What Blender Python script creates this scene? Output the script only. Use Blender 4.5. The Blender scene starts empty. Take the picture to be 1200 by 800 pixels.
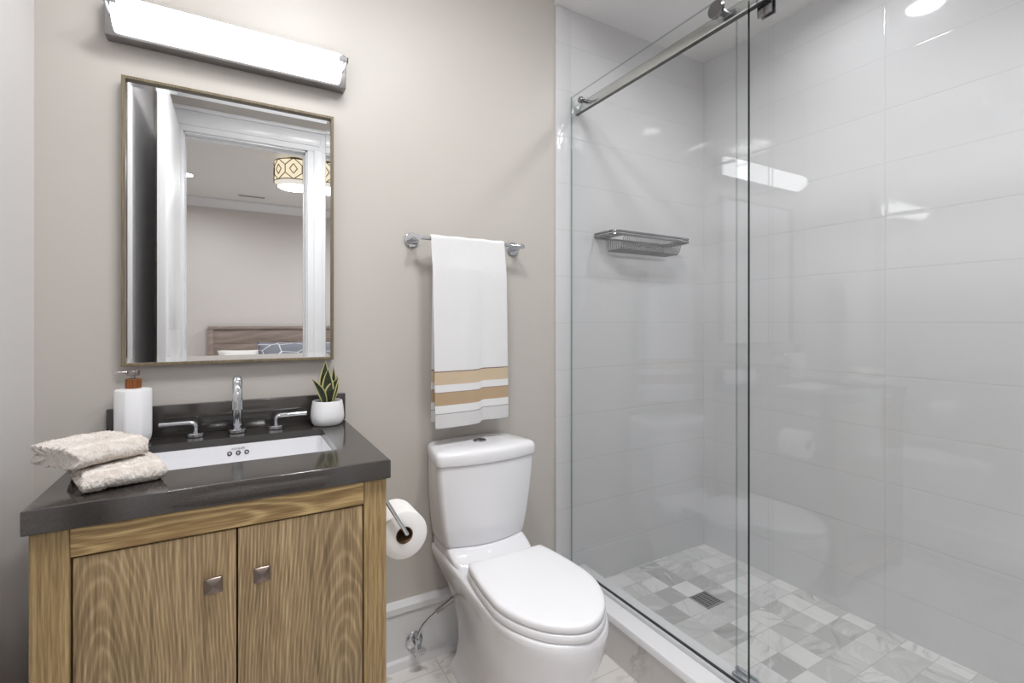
import bpy, bmesh, math, random
from mathutils import Vector, Matrix
random.seed(7)
C = bpy.context.scene
COL = C.collection
PI = math.pi

# ------------------------------------------------------------------ camera, world, exposure
cam_d = bpy.data.cameras.new('camera'); cam = bpy.data.objects.new('camera', cam_d); COL.objects.link(cam)
cam.location = (0, 0, 1.196); cam.rotation_euler = (math.radians(90), 0, math.radians(-29.8))
cam_d.sensor_width = 36; cam_d.lens = 36 * 567 / 1200; cam_d.shift_y = -22 / 1200; cam_d.clip_start = 0.01
C.camera = cam
w = bpy.data.worlds.new('world'); C.world = w; w.use_nodes = True
w.node_tree.nodes['Background'].inputs[0].default_value = (0.8, 0.85, 0.9, 1)
w.node_tree.nodes['Background'].inputs[1].default_value = 0.3
C.view_settings.view_transform = 'Standard'; C.view_settings.look = 'None'
C.view_settings.gamma = 1; C.view_settings.use_curve_mapping = False
C.view_settings.exposure = 0.10
C.cycles.max_bounces = 14; C.cycles.diffuse_bounces = 8; C.cycles.glossy_bounces = 8
C.cycles.transparent_max_bounces = 24; C.cycles.use_denoising = True
C.cycles.caustics_reflective = False; C.cycles.sample_clamp_indirect = 6

VANITY_EMIT = 4.4
SHOWER_W = 3.4
BATH_FILL_W = 13.0  # power of the unseen lamps added to the bathroom
BED_W = 20.0

# ------------------------------------------------------------------ node helper
class NB:
    def __init__(s, name):
        m = bpy.data.materials.new(name); m.use_nodes = True
        s.m = m; s.t = m.node_tree; s.b = s.t.nodes['Principled BSDF']; s.out = s.t.nodes['Material Output']
    def n(s, typ, **kw):
        nd = s.t.nodes.new(typ)
        for k, v in kw.items(): setattr(nd, k, v)
        return nd
    def put(s, sock, v):
        if isinstance(v, bpy.types.NodeSocket): s.t.links.new(v, sock)
        elif v is not None: sock.default_value = v
    def math(s, op, a, b=None, c=None, clamp=False):
        nd = s.n('ShaderNodeMath', operation=op, use_clamp=clamp)
        for i, v in enumerate((a, b, c)):
            if v is not None: s.put(nd.inputs[i], v)
        return nd.outputs[0]
    def vmath(s, op, a, b=None):
        nd = s.n('ShaderNodeVectorMath', operation=op)
        s.put(nd.inputs[0], a)
        if b is not None: s.put(nd.inputs[1], b)
        return nd.outputs[0]
    def xyz(s, v):
        nd = s.n('ShaderNodeSeparateXYZ'); s.put(nd.inputs[0], v); return nd.outputs
    def comb(s, x, y, z):
        nd = s.n('ShaderNodeCombineXYZ')
        for i, v in enumerate((x, y, z)): s.put(nd.inputs[i], v)
        return nd.outputs[0]
    def coord(s, kind='Object'):
        return s.n('ShaderNodeTexCoord').outputs[kind]
    def pos(s):
        return s.n('ShaderNodeNewGeometry').outputs['Position']
    def noise(s, vec, scale=5, detail=2, rough=0.5, dist=0.0, out=0):
        nd = s.n('ShaderNodeTexNoise'); s.put(nd.inputs['Vector'], vec)
        nd.inputs['Scale'].default_value = scale; nd.inputs['Detail'].default_value = detail
        nd.inputs['Roughness'].default_value = rough; nd.inputs['Distortion'].default_value = dist
        return nd.outputs[out]
    def ramp(s, f, stops, interp='LINEAR'):
        nd = s.n('ShaderNodeValToRGB'); s.put(nd.inputs[0], f); cr = nd.color_ramp; cr.interpolation = interp
        while len(cr.elements) < len(stops): cr.elements.new(0.5)
        for e, (p, c) in zip(cr.elements, stops):
            e.position = p; e.color = (*(c if hasattr(c, '__len__') else (c, c, c)), 1)[:4]
        return nd.outputs[0]
    def mix(s, f, a, b, blend='MIX'):
        nd = s.n('ShaderNodeMix', data_type='RGBA', blend_type=blend)
        s.put(nd.inputs[0], f)
        for i, v in ((6, a), (7, b)):
            s.put(nd.inputs[i], (*v, 1) if isinstance(v, tuple) else v)
        return nd.outputs[2]
    def sstep(s, v, a, b, lo=0.0, hi=1.0):
        nd = s.n('ShaderNodeMapRange', interpolation_type='SMOOTHSTEP')
        s.put(nd.inputs[0], v)
        for i, q in enumerate((a, b, lo, hi)): nd.inputs[i + 1].default_value = q
        return nd.outputs[0]
    def bump(s, h, strength=0.3, dist=0.001):
        nd = s.n('ShaderNodeBump'); nd.inputs['Strength'].default_value = strength
        nd.inputs['Distance'].default_value = dist; s.put(nd.inputs['Height'], h)
        s.t.links.new(nd.outputs[0], s.b.inputs['Normal'])
    def base(s, c): s.put(s.b.inputs['Base Color'], (*c, 1) if isinstance(c, tuple) else c); return s
    def set(s, **kw):
        for k, v in kw.items(): s.put(s.b.inputs[k.replace('_', ' ')], v)
        return s

def srgb(r, g, b):
    f = lambda v: (v / 255 / 12.92) if v / 255 <= 0.04045 else ((v / 255 + 0.055) / 1.055) ** 2.4
    return (f(r), f(g), f(b))

def plain(name, col, rough=0.5, metal=0.0, coat=0.0, spec=None, bump=None):
    k = NB(name).base(col).set(Roughness=rough, Metallic=metal)
    if coat: k.set(Coat_Weight=coat, Coat_Roughness=0.03)
    if spec is not None: k.b.inputs['Specular IOR Level'].default_value = spec
    if bump: k.bump(k.noise(k.pos(), bump[0], 3), bump[1], bump[2])
    return k.m

def emit(name, col, strength):
    k = NB(name); e = k.n('ShaderNodeEmission'); e.inputs[0].default_value = (*col, 1); e.inputs[1].default_value = strength
    k.t.links.new(e.outputs[0], k.out.inputs[0]); return k.m

# ------------------------------------------------------------------ materials
M = {}
M['paint'] = plain('wall paint', srgb(192, 187, 181), 0.42, bump=(160, 0.06, 0.001))
M['paint_left_lit'] = plain('wall paint, side wall', srgb(224, 222, 222), 0.35)  # paler than the back wall: stronger light here is put into the colour
M['paint_bed'] = plain('bedroom wall paint', srgb(208, 203, 200), 0.6)
M['ceil'] = plain('ceiling paint', srgb(228, 227, 226), 0.7)
M['trim'] = plain('white gloss trim', srgb(222, 223, 225), 0.25)
M['bullnose'] = plain('white glazed bullnose', srgb(226, 227, 231), 0.12)
M['slab'] = plain('white solid surface', srgb(238, 238, 240), 0.2)
M['porcelain'] = plain('white porcelain', srgb(232, 232, 235), 0.07, coat=0.4)
M['seat'] = plain('white seat plastic', srgb(238, 238, 241), 0.16)
M['chrome'] = plain('chrome', srgb(214, 217, 222), 0.06, 1.0)
M['brushed'] = plain('brushed nickel', srgb(176, 174, 174), 0.3, 1.0)
M['clip'] = plain('grey clip metal', srgb(150, 150, 154), 0.55)
M['channel'] = plain('pale satin aluminium', srgb(205, 207, 210), 0.45)
M['basket'] = plain('dark chrome wire', srgb(138, 139, 142), 0.16, 1.0)
M['cap'] = plain('grey polished cap', srgb(138, 137, 138), 0.16, 1.0)
M['plate'] = plain('grey nickel backplate', srgb(146, 144, 144), 0.42, 1.0)
M['rail'] = plain('satin steel', srgb(205, 207, 207), 0.2, 1.0)
M['pewter'] = plain('pewter', srgb(122, 110, 104), 0.32, 1.0, bump=(60, 0.2, 0.002))
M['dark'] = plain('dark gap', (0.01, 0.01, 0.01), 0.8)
M['rubber'] = plain('dark gasket', (0.012, 0.013, 0.013), 0.5)
M['ceramic'] = plain('matt white ceramic', srgb(236, 236, 238), 0.4)
M['paper'] = plain('tissue paper', srgb(240, 238, 236), 0.9, bump=(300, 0.2, 0.001))
M['card'] = plain('brown cardboard', srgb(120, 92, 68), 0.85)
M['soil'] = plain('potting soil', srgb(58, 44, 34), 0.95, bump=(200, 0.8, 0.004))
M['grate'] = plain('drain steel', srgb(205, 205, 204), 0.4, 1.0)
M['blackhole'] = plain('drain hole', (0.004, 0.004, 0.004), 0.7)
M['bronze'] = plain('aged bronze overflow ring', srgb(62, 48, 42), 0.35, 1.0)
M['logo'] = plain('grey logo print', srgb(112, 116, 120), 0.5)
M['nickel_dark'] = plain('polished nickel pump', srgb(168, 160, 155), 0.18, 1.0)
M['mattress'] = plain('white bed linen', srgb(236, 234, 232), 0.85)
M['mirror'] = plain('silvered mirror', (0.93, 0.94, 0.94), 0.0, 1.0)
M['vent'] = plain('dark vent louvre', srgb(120, 120, 120), 0.5)
M['lattice'] = plain('bronze lattice', srgb(112, 94, 62), 0.35, 0.8)
M['lamp_white'] = emit('lit vanity diffuser', (0.99, 0.995, 1.0), VANITY_EMIT)
M['lamp_shade'] = emit('lit drum shade', (1, 0.86, 0.62), 0.95)
M['lamp_disc'] = emit('lit lamp disc', (1, 0.98, 0.95), 6.0)
M['lamp_drum'] = emit('lit drum diffuser', (1, 0.94, 0.84), 0.8)

def wood(name, axis, seed, dark, mid, light, xc=0.0, d0=0.02, slope=0.09, z0=0.3, freq=1000.0, rough=0.5, ringw=0.135, wig=0.012):
    """Plain-sawn timber: growth rings cut by the board's face, straight beside the heart and arched along it, with pale filled pores."""
    k = NB(name); p = k.pos()
    x, y, z = k.xyz(p)
    across, lengthw = (x, z) if axis == 'Z' else (z, x)
    if axis == 'Y': across, lengthw = z, y
    thick = x if axis == 'Y' else y
    v = k.vmath('ADD', k.comb(k.math('MULTIPLY', across, 7.0), 0.0, k.math('MULTIPLY', lengthw, 2.6)), (seed * 3.1, seed, seed * 1.7))
    n1 = k.math('SUBTRACT', k.noise(v, 1.0, 2, 0.5), 0.5)
    v2 = k.vmath('ADD', k.comb(k.math('MULTIPLY', across, 34), 0.0, k.math('MULTIPLY', lengthw, 5.0)), (seed, seed * 2.3, seed))
    n2 = k.math('SUBTRACT', k.noise(v2, 1.0, 2), 0.5)
    dx = k.math('ADD', k.math('SUBTRACT', across, xc), k.math('MULTIPLY', n1, wig * 4))
    d = k.math('ADD', k.math('MULTIPLY_ADD', k.math('SUBTRACT', lengthw, z0), slope, d0), k.math('MULTIPLY', n1, 0.05))
    d = k.math('ADD', d, k.math('MULTIPLY', thick, 0.3))
    r = k.math('SQRT', k.math('ADD', k.math('MULTIPLY', dx, dx), k.math('MULTIPLY', d, d)))
    F = k.math('ADD', k.math('MULTIPLY', r, freq), k.math('MULTIPLY', n2, 1.3))
    ring = k.math('MULTIPLY_ADD', k.math('SINE', F), 0.5, 0.5)
    v3 = k.comb(k.math('MULTIPLY', across, 300), k.math('MULTIPLY', thick, 250), k.math('MULTIPLY', lengthw, 14))
    fine = k.noise(v3, 1.0, 2, 0.6)
    v4 = k.comb(k.math('MULTIPLY', across, 110), k.math('MULTIPLY', thick, 60), k.math('MULTIPLY', lengthw, 2.4))
    mid_n = k.noise(v4, 1.0, 3, 0.65)
    f = k.math('ADD', k.math('MULTIPLY', k.math('POWER', ring, 2.5), ringw), k.math('MULTIPLY', fine, 0.62))
    f = k.math('ADD', f, k.math('MULTIPLY', mid_n, 0.55))
    col = k.ramp(f, [(0.34, dark), (0.60, mid), (0.92, light), (1.0, light)])
    v5 = k.vmath('ADD', k.comb(k.math('MULTIPLY', across, 12), 0.0, k.math('MULTIPLY', lengthw, 1.6)), (seed, 0, 0))
    tone = k.ramp(k.noise(v5, 1, 2), [(0.3, 0.84), (0.7, 1.08)])
    k.base(k.mix(1.0, col, tone, 'MULTIPLY')).set(Roughness=rough)
    k.bump(f, 0.25, 0.0008)
    return k.m

OD, OM, OL = srgb(92, 74, 50), srgb(140, 117, 85), srgb(186, 164, 126)
M['oak_door_a'] = wood('cerused oak door', 'Z', 1.0, OD, OM, OL, xc=-0.205, d0=-0.30, slope=0.10, z0=0.45)
M['oak_door_b'] = wood('cerused oak door, second', 'Z', 3.4, OD, OM, OL, xc=0.215, d0=-0.30, slope=0.11, z0=0.45)
M['oak_post'] = wood('cerused oak post', 'Z', 5.2, srgb(96, 76, 46), srgb(146, 121, 82), srgb(188, 164, 118), xc=0.8, slope=0.0, freq=700, ringw=0.08)
M['oak_rail'] = wood('cerused oak rail', 'X', 2.3, srgb(104, 80, 46), srgb(152, 123, 80), srgb(204, 178, 126), xc=0.80, d0=-0.315, slope=0.06, z0=0.0, freq=620, ringw=0.26)
M['oak_side'] = wood('cerused oak side', 'Y', 4.1, OD, OM, OL, xc=2.0, slope=0.0)
M['bedwood'] = wood('grey brown headboard', 'X', 8.3, srgb(122, 108, 100), srgb(148, 133, 125), srgb(170, 156, 148), xc=0.5, freq=160, rough=0.6)
M['collar'] = wood('walnut collar', 'Z', 9.1, srgb(80, 42, 14), srgb(128, 72, 28), srgb(160, 98, 44), xc=1, slope=0)
M['frame'] = wood('bronze mirror frame', 'Z', 6.1, srgb(84, 74, 56), srgb(114, 102, 80), srgb(140, 128, 104), xc=1, slope=0, rough=0.35)

def quartz():
    k = NB('charcoal quartz'); sp = k.noise(k.pos(), 900, 2, 0.6)
    k.base(k.ramp(sp, [(0.35, srgb(50, 47, 45)), (0.62, srgb(62, 58, 56)), (0.75, srgb(86, 82, 78))])).set(Roughness=0.11)
    k.b.inputs['Specular IOR Level'].default_value = 1.0
    return k.m
M['quartz'] = quartz()

def wall_tile(name, ax, joints):
    """Large white glazed tile: rows 0.1945 high; vertical joints at given positions along the wall."""
    k = NB(name); p = k.pos(); x, y, z = k.xyz(p)
    row = k.math('DIVIDE', k.math('SUBTRACT', z, 0.0265), 0.1948)
    fr = k.math('ABSOLUTE', k.math('SUBTRACT', k.math('FRACT', k.math('ADD', row, 0.5)), 0.5))
    d = k.math('MULTIPLY', fr, 0.1948)
    h = x if ax == 'X' else y
    for j in joints:
        d = k.math('MINIMUM', d, k.math('ABSOLUTE', k.math('SUBTRACT', h, j)))
    line = k.sstep(d, 0.0008, 0.0026)
    col = k.mix(line, srgb(199, 199, 199), srgb(207, 207, 209))
    wav = k.noise(p, 2.2, 1)
    pil = k.sstep(d, 0.0, 0.010)
    hgt = k.math('ADD', k.math('MULTIPLY', line, 0.45), k.math('ADD', k.math('MULTIPLY', pil, 0.35), k.math('MULTIPLY', wav, 0.9)))
    k.base(col).set(Roughness=0.05); k.b.inputs['Specular IOR Level'].default_value = 0.9; k.bump(hgt, 0.55, 0.0010)
    return k.m
M['tile_right'] = wall_tile('white wall tile, long wall', 'Y', [0.86, -0.05])
M['tile_back'] = wall_tile('white wall tile, end wall', 'X', [])
M['bullnose'] = wall_tile('white bullnose tile', 'X', [])

def mosaic():
    k = NB('marble mosaic'); p = k.pos(); S = 0.0985
    g = k.vmath('MULTIPLY', k.vmath('SUBTRACT', p, (1.610, 1.264, 0)), (1 / S, 1 / 0.0945, 0))
    cell = k.vmath('FLOOR', g); fr = k.vmath('FRACTION', g)
    wn = k.n('ShaderNodeTexWhiteNoise', noise_dimensions='3D'); k.put(wn.inputs[0], k.vmath('ADD', cell, (0.3, 7.7, 0.5)))
    r1 = wn.outputs[0]; rc = wn.outputs[1]
    rot = k.n('ShaderNodeVectorRotate', rotation_type='Z_AXIS'); k.put(rot.inputs[0], p)
    k.put(rot.inputs['Angle'], k.math('MULTIPLY', r1, 37.0))
    v = k.vmath('ADD', rot.outputs[0], k.vmath('MULTIPLY', rc, (31, 17, 23)))
    warp = k.noise(v, 9, 3, out=1)
    vv = k.vmath('ADD', v, k.vmath('MULTIPLY', warp, (0.07, 0.07, 0)))
    st = k.noise(k.vmath('MULTIPLY', vv, (6, 34, 6)), 1.0, 4, 0.6)
    r2 = k.xyz(rc)[1]
    tone = k.ramp(k.math('FRACT', k.math('MULTIPLY', r1, 7.31)), [(0.0, srgb(232, 231, 230)), (0.36, srgb(228, 227, 226)), (0.46, srgb(214, 214, 213)), (0.72, srgb(204, 204, 203)), (0.90, srgb(182, 182, 181))], 'LINEAR')
    sv = k.sstep(st, 0.48, 0.74)
    amt = k.math('MULTIPLY', sv, k.math('MULTIPLY_ADD', r2, 0.75, 0.15))
    col = k.mix(amt, tone, srgb(158, 157, 156))
    lt = k.sstep(k.noise(k.vmath('MULTIPLY', vv, (5, 26, 5)), 1.3, 3), 0.52, 0.7)
    col = k.mix(k.math('MULTIPLY', lt, 0.6), col, srgb(230, 229, 228))
    fx, fy, _ = k.xyz(fr)
    ex = k.math('SUBTRACT', 0.5, k.math('ABSOLUTE', k.math('SUBTRACT', fx, 0.5)))
    ey = k.math('SUBTRACT', 0.5, k.math('ABSOLUTE', k.math('SUBTRACT', fy, 0.5)))
    e = k.math('MINIMUM', ex, ey); ln = k.sstep(e, 0.006, 0.016)
    k.base(k.mix(ln, srgb(186, 185, 183), col)).set(Roughness=0.3); k.bump(ln, 0.3, 0.0008)
    return k.m
M['mosaic'] = mosaic()

def marble(name, base, vein, grout=None, S=(0.61, 0.305), rough=0.2, off=(0.62, 0.05)):
    k = NB(name); p = k.pos()
    wv = k.noise(p, 2.0, 4, out=1); v = k.vmath('ADD', p, k.vmath('MULTIPLY', wv, (0.5, 0.5, 0.5)))
    n = k.noise(k.vmath('MULTIPLY', v, (2.0, 5.0, 3.0)), 1.6, 5, 0.6)
    rid = k.math('ABSOLUTE', k.math('SUBTRACT', n, 0.5))
    vn = k.sstep(rid, 0.0, 0.045, 1.0, 0.0)
    cl = k.noise(p, 5.0, 4)
    f = k.math('MULTIPLY', vn, k.sstep(cl, 0.42, 0.68))
    col = k.mix(k.math('MULTIPLY', f, 0.75), base, vein)
    if grout:
        g = k.vmath('MULTIPLY', k.vmath('SUBTRACT', p, (off[0], off[1], 0)), (1 / S[0], 1 / S[1], 0))
        fx, fy, _ = k.xyz(k.vmath('FRACTION', g))
        ex = k.math('MULTIPLY', k.math('SUBTRACT', 0.5, k.math('ABSOLUTE', k.math('SUBTRACT', fx, 0.5))), S[0])
        ey = k.math('MULTIPLY', k.math('SUBTRACT', 0.5, k.math('ABSOLUTE', k.math('SUBTRACT', fy, 0.5))), S[1])
        ln = k.sstep(k.math('MINIMUM', ex, ey), 0.0008, 0.0022)
        col = k.mix(ln, grout, col)
    k.base(col).set(Roughness=rough)
    return k.m
M['floor'] = marble('white marble floor tile', srgb(226, 223, 220), srgb(168, 150, 142), srgb(196, 191, 187))
M['curb'] = marble('grey marble curb tile', srgb(206, 203, 200), srgb(168, 162, 158), rough=0.2)
M['bedfloor'] = plain('bedroom carpet', srgb(200, 199, 198), 0.95)

def glass():
    k = NB('clear shower glass')
    tr = k.n('ShaderNodeBsdfTransparent'); tr.inputs[0].default_value = (0.985, 0.991, 0.989, 1)
    gl = k.n('ShaderNodeBsdfGlossy'); gl.inputs['Roughness'].default_value = 0.0; gl.inputs[0].default_value = (1, 1, 1, 1)
    geo = k.n('ShaderNodeNewGeometry')
    dt = k.n('ShaderNodeVectorMath', operation='DOT_PRODUCT')
    k.put(dt.inputs[0], geo.outputs['Incoming']); k.put(dt.inputs[1], geo.outputs['Normal'])
    c = k.math('ABSOLUTE', dt.outputs['Value'])
    f = k.math('MULTIPLY_ADD', k.math('POWER', k.math('SUBTRACT', 1.0, c, clamp=True), 5.0), 0.96, 0.04)
    mx = k.n('ShaderNodeMixShader'); k.put(mx.inputs[0], f)
    k.t.links.new(tr.outputs[0], mx.inputs[1]); k.t.links.new(gl.outputs[0], mx.inputs[2])
    k.t.links.new(mx.outputs[0], k.out.inputs[0]); return k.m
M['glass'] = glass()
def rim():
    k = NB('pale green glass rim')
    tr = k.n('ShaderNodeBsdfTransparent'); tr.inputs[0].default_value = (0.8, 0.87, 0.85, 1)
    mx = k.n('ShaderNodeMixShader'); mx.inputs[0].default_value = 0.25; k.base(srgb(70, 90, 84))
    k.t.links.new(tr.outputs[0], mx.inputs[1]); k.t.links.new(k.b.outputs[0], mx.inputs[2]); k.t.links.new(mx.outputs[0], k.out.inputs[0])
    return k.m
M['glass_rim'] = rim()
M['glass_edge'] = plain('dark green glass edge', srgb(22, 32, 30), 0.1)

def terry(name, a, b):
    k = NB(name); p = k.coord('Object'); x, y, z = k.xyz(p)
    n = k.noise(p, 420, 3, 0.7); n2 = k.noise(p, 70, 3)
    uv = k.n('ShaderNodeUVMap').outputs[0]; u, v, _ = k.xyz(uv)
    rib = k.math('MULTIPLY_ADD', k.math('SINE', k.math('MULTIPLY', u, 2 * PI * 26)), 0.5, 0.5)
    rib2 = k.math('MULTIPLY_ADD', k.math('SINE', k.math('MULTIPLY', v, 2 * PI * 14)), 0.5, 0.5)
    f = k.math('ADD', k.math('MULTIPLY_ADD', k.math('SINE', k.math('MULTIPLY', v, 2 * PI * 34)), 0.09, k.math('MULTIPLY', n2, 0.65)), k.math('MULTIPLY', n, 0.45))
    k.base(k.ramp(f, [(0.36, a), (0.72, b)])).set(Roughness=0.95)
    k.b.inputs['Sheen Weight'].default_value = 0.3
    k.bump(k.math('ADD', k.math('MULTIPLY', n, 0.8), k.math('MULTIPLY', n2, 0.6)), 0.9, 0.004)
    return k.m
M['terry'] = terry('cream plush terry', srgb(210, 197, 186), srgb(244, 238, 232))

def towel_mat():
    k = NB('white waffle towel with tan stripes')
    uv = k.n('ShaderNodeUVMap').outputs[0]; u, v, _ = k.xyz(uv)     # v = height above hem in metres
    n = k.noise(k.comb(k.math('MULTIPLY', u, 300), k.math('MULTIPLY', v, 300), 0.0), 1.0, 2)
    white = srgb(240, 240, 241)
    def band(a, b):
        return k.math('MULTIPLY', k.math('GREATER_THAN', v, a), k.math('LESS_THAN', v, b))
    t1, t2 = srgb(206, 182, 152), srgb(182, 154, 120)
    col = k.mix(band(0.1475, 0.190), white, k.mix(n, t1, srgb(222, 202, 174)))
    col = k.mix(band(0.0775, 0.120), col, k.mix(n, t2, srgb(200, 174, 142)))
    col = k.mix(band(0.190, 0.1935), col, srgb(128, 104, 98))
    col = k.mix(band(0.120, 0.1225), col, srgb(150, 132, 122))
    col = k.mix(band(0.0485, 0.0510), col, srgb(150, 142, 136))
    col = k.mix(band(0.006, 0.0485), col, srgb(222, 221, 221))
    wx = k.math('SINE', k.math('MULTIPLY', u, 2 * PI * 210)); wy = k.math('SINE', k.math('MULTIPLY', v, 2 * PI * 210))
    k.base(col).set(Roughness=0.9)
    k.b.inputs['Sheen Weight'].default_value = 0.2
    k.bump(k.math('ADD', k.math('MULTIPLY', k.math('MULTIPLY', wx, wy), 0.6), k.math('MULTIPLY', n, 0.9)), 0.75, 0.0022)
    return k.m
M['towel'] = towel_mat()

def leaf_mat():
    k = NB('variegated snake plant leaf'); uv = k.n('ShaderNodeUVMap').outputs[0]; u, v, _ = k.xyz(uv)
    e = k.math('ABSOLUTE', k.math('MULTIPLY_ADD', u, 2.0, -1.0))
    edge = k.sstep(e, 0.70, 0.82)
    n = k.noise(k.comb(k.math('MULTIPLY', u, 3), k.math('MULTIPLY', v, 16), 0.0), 1.0, 4, 0.7)
    g = k.ramp(n, [(0.4, srgb(22, 30, 19)), (0.62, srgb(58, 68, 46))])
    k.base(k.mix(edge, g, srgb(182, 176, 124))).set(Roughness=0.35)
    return k.m
M['leaf'] = leaf_mat()

def cushion_mat():
    k = NB('slate blue cushion with white leaf lines'); p = k.pos()
    v = k.n('ShaderNodeTexVoronoi', feature='DISTANCE_TO_EDGE'); v.inputs['Scale'].default_value = 8
    k.put(v.inputs['Vector'], k.vmath('MULTIPLY', p, (0.6, 1, 1)))
    k.base(k.mix(k.sstep(v.outputs['Distance'], 0.015, 0.03), srgb(225, 225, 228), srgb(126, 129, 140))).set(Roughness=0.9)
    return k.m
M['cushion'] = cushion_mat()

# ------------------------------------------------------------------ geometry helpers
def box(bm, lo, hi, bev=0.0, seg=2):
    lo, hi = Vector(lo), Vector(hi)
    t = bmesh.new()
    bmesh.ops.create_cube(t, size=1.0)
    for v in t.verts:
        v.co = Vector([lo[i] + (v.co[i] + 0.5) * (hi[i] - lo[i]) for i in range(3)])
    if bev > 0:
        bmesh.ops.bevel(t, geom=t.edges[:], offset=bev, segments=seg, affect='EDGES', profile=0.5)
    join(bm, t)

def join(bm, t, mat=None):
    me = bpy.data.meshes.new('tmp'); t.to_mesh(me); t.free()
    if mat is not None: me.transform(mat)
    bm.from_mesh(me); bpy.data.meshes.remove(me)

def rings(bm, rs, closed=True, cap0=True, cap1=True):
    """Loft a list of rings (lists of points)."""
    vs = [[bm.verts.new(p) for p in r] for r in rs]
    n = len(vs[0])
    for a, b in zip(vs[:-1], vs[1:]):
        for i in range(n if closed else n - 1):
            j = (i + 1) % n
            bm.faces.new((a[i], a[j], b[j], b[i]))
    if cap0 and closed: bm.faces.new(vs[0][::-1])
    if cap1 and closed: bm.faces.new(vs[-1])
    return vs

def frame_of(d):
    d = d.normalized(); up = Vector((0, 0, 1)) if abs(d.z) < 0.9 else Vector((0, 1, 0))
    a = d.cross(up).normalized(); return a, d.cross(a).normalized()

def tube(bm, pts, r, seg=12, caps=True):
    pts = [Vector(p) for p in pts]; rr = r if hasattr(r, '__len__') else [r] * len(pts)
    T = [(pts[min(i + 1, len(pts) - 1)] - pts[max(i - 1, 0)]).normalized() for i in range(len(pts))]
    a, b = frame_of(T[0]); out = []
    for i, p in enumerate(pts):
        a = (a - T[i] * a.dot(T[i])).normalized(); b = T[i].cross(a)
        out.append([p + (a * math.cos(2 * PI * k / seg) + b * math.sin(2 * PI * k / seg)) * rr[i] for k in range(seg)])
    rings(bm, out, True, caps, caps)

def cyl(bm, p0, p1, r0, r1=None, seg=24):
    tube(bm, [p0, p1], [r0, r0 if r1 is None else r1], seg)

def disc(bm, c, axis, r, h, bev=0.001, seg=32):
    """A short cylinder with eased rims, from c along axis for h."""
    c = Vector(c); d = Vector(axis).normalized()
    prof = [(r - bev, 0), (r, bev), (r, h - bev), (r - bev, h)]
    a, b = frame_of(d)
    rings(bm, [[c + d * z + (a * math.cos(2 * PI * k / seg) + b * math.sin(2 * PI * k / seg)) * q for k in range(seg)] for q, z in prof])

def lathe(bm, prof, c, seg=40, cap0=True, cap1=True):
    c = Vector(c)
    rings(bm, [[c + Vector((q * math.cos(2 * PI * k / seg), q * math.sin(2 * PI * k / seg), z)) for k in range(seg)] for q, z in prof], True, cap0, cap1)

def rrect(x0, y0, x1, y1, r, z, n=6):
    out = []
    for cx, cy, a0 in ((x1 - r, y1 - r, 0), (x0 + r, y1 - r, 90), (x0 + r, y0 + r, 180), (x1 - r, y0 + r, 270)):
        for k in range(n + 1):
            a = math.radians(a0 + 90 * k / n); out.append((cx + r * math.cos(a), cy + r * math.sin(a), z))
    return out

def arc(c, r, a0, a1, n, plane='XZ'):
    out = []
    for k in range(n + 1):
        a = math.radians(a0 + (a1 - a0) * k / n)
        u, v = r * math.cos(a), r * math.sin(a)
        out.append({'XZ': (c[0] + u, c[1], c[2] + v), 'YZ': (c[0], c[1] + u, c[2] + v), 'XY': (c[0] + u, c[1] + v, c[2])}[plane])
    return out

def root_of(o):
    v = Vector((0, 0, 0))
    while o is not None: v += o.location; o = o.parent
    return v

def obj(name, bm, mat, parent=None, smooth=35, normals=True, mats=None):
    if normals: bmesh.ops.recalc_face_normals(bm, faces=bm.faces[:])
    me = bpy.data.meshes.new(name)
    off = root_of(parent)
    if off.length: bmesh.ops.translate(bm, verts=bm.verts[:], vec=-off)
    bm.to_mesh(me); bm.free()
    for m in (mats or [mat]): me.materials.append(m)
    if smooth:
        for p in me.polygons: p.use_smooth = True
        me.set_sharp_from_angle(angle=math.radians(smooth))
    o = bpy.data.objects.new(name, me); COL.objects.link(o)
    if parent is not None: o.parent = parent
    return o

def tag(o, label, cat, group=None):
    o['label'] = label; o['category'] = cat
    if group: o['group'] = group
    return o

def thing(name, loc, label, cat, group=None):
    o = bpy.data.objects.new(name, None); COL.objects.link(o); o.location = loc; o.empty_display_size = 0.05
    return tag(o, label, cat, group)

def struct(name, bm, mat, parent=None, smooth=35, mats=None, label=None):
    o = obj(name, bm, mat, parent, smooth, mats=mats)
    if parent is None: o['kind'] = 'structure'
    if label: o['label'] = label
    return o

def subdiv(o, lv=2):
    m = o.modifiers.new('sub', 'SUBSURF'); m.levels = lv; m.render_levels = lv
    return o

def bxo(name, boxes, mat, parent=None, bev=0.0, st=False):
    bm = bmesh.new()
    for lo, hi in boxes: box(bm, lo, hi, bev)
    return (struct if st else obj)(name, bm, mat, parent)

# ------------------------------------------------------------------ the room shell
YB, XL, XR, ZC, ZS = 1.66, -0.44, 2.07, 2.74, 2.515
YF = -0.45            # bathroom face of the front (door) wall
XT = 1.155            # where paint meets shower tile
bxo('floor', [((XL - 0.1, YF - 0.12, -0.1), (XR + 0.1, YB + 0.1, 0.0))], M['floor'], st=True)
bxo('wall_back', [((XL - 0.1, YB, 0), (XR + 0.1, YB + 0.1, ZC))], M['paint'], st=True)
bxo('wall_left', [((XL - 0.1, YF - 0.12, 0), (XL, YB, ZC))], M['paint_left_lit'], st=True)
bxo('ceiling', [((XL - 0.1, YF - 0.12, ZC), (XR + 0.1, YB + 0.1, ZC + 0.1))], M['ceil'], st=True)
bxo('ceiling_shower', [((XT, 0.0, ZS), (XR, YB, ZC))], M['ceil'], st=True)
bxo('wall_right', [((XR, YF - 0.12, 0), (XR + 0.1, YB + 0.1, ZC))], M['tile_right'], st=True)
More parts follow.
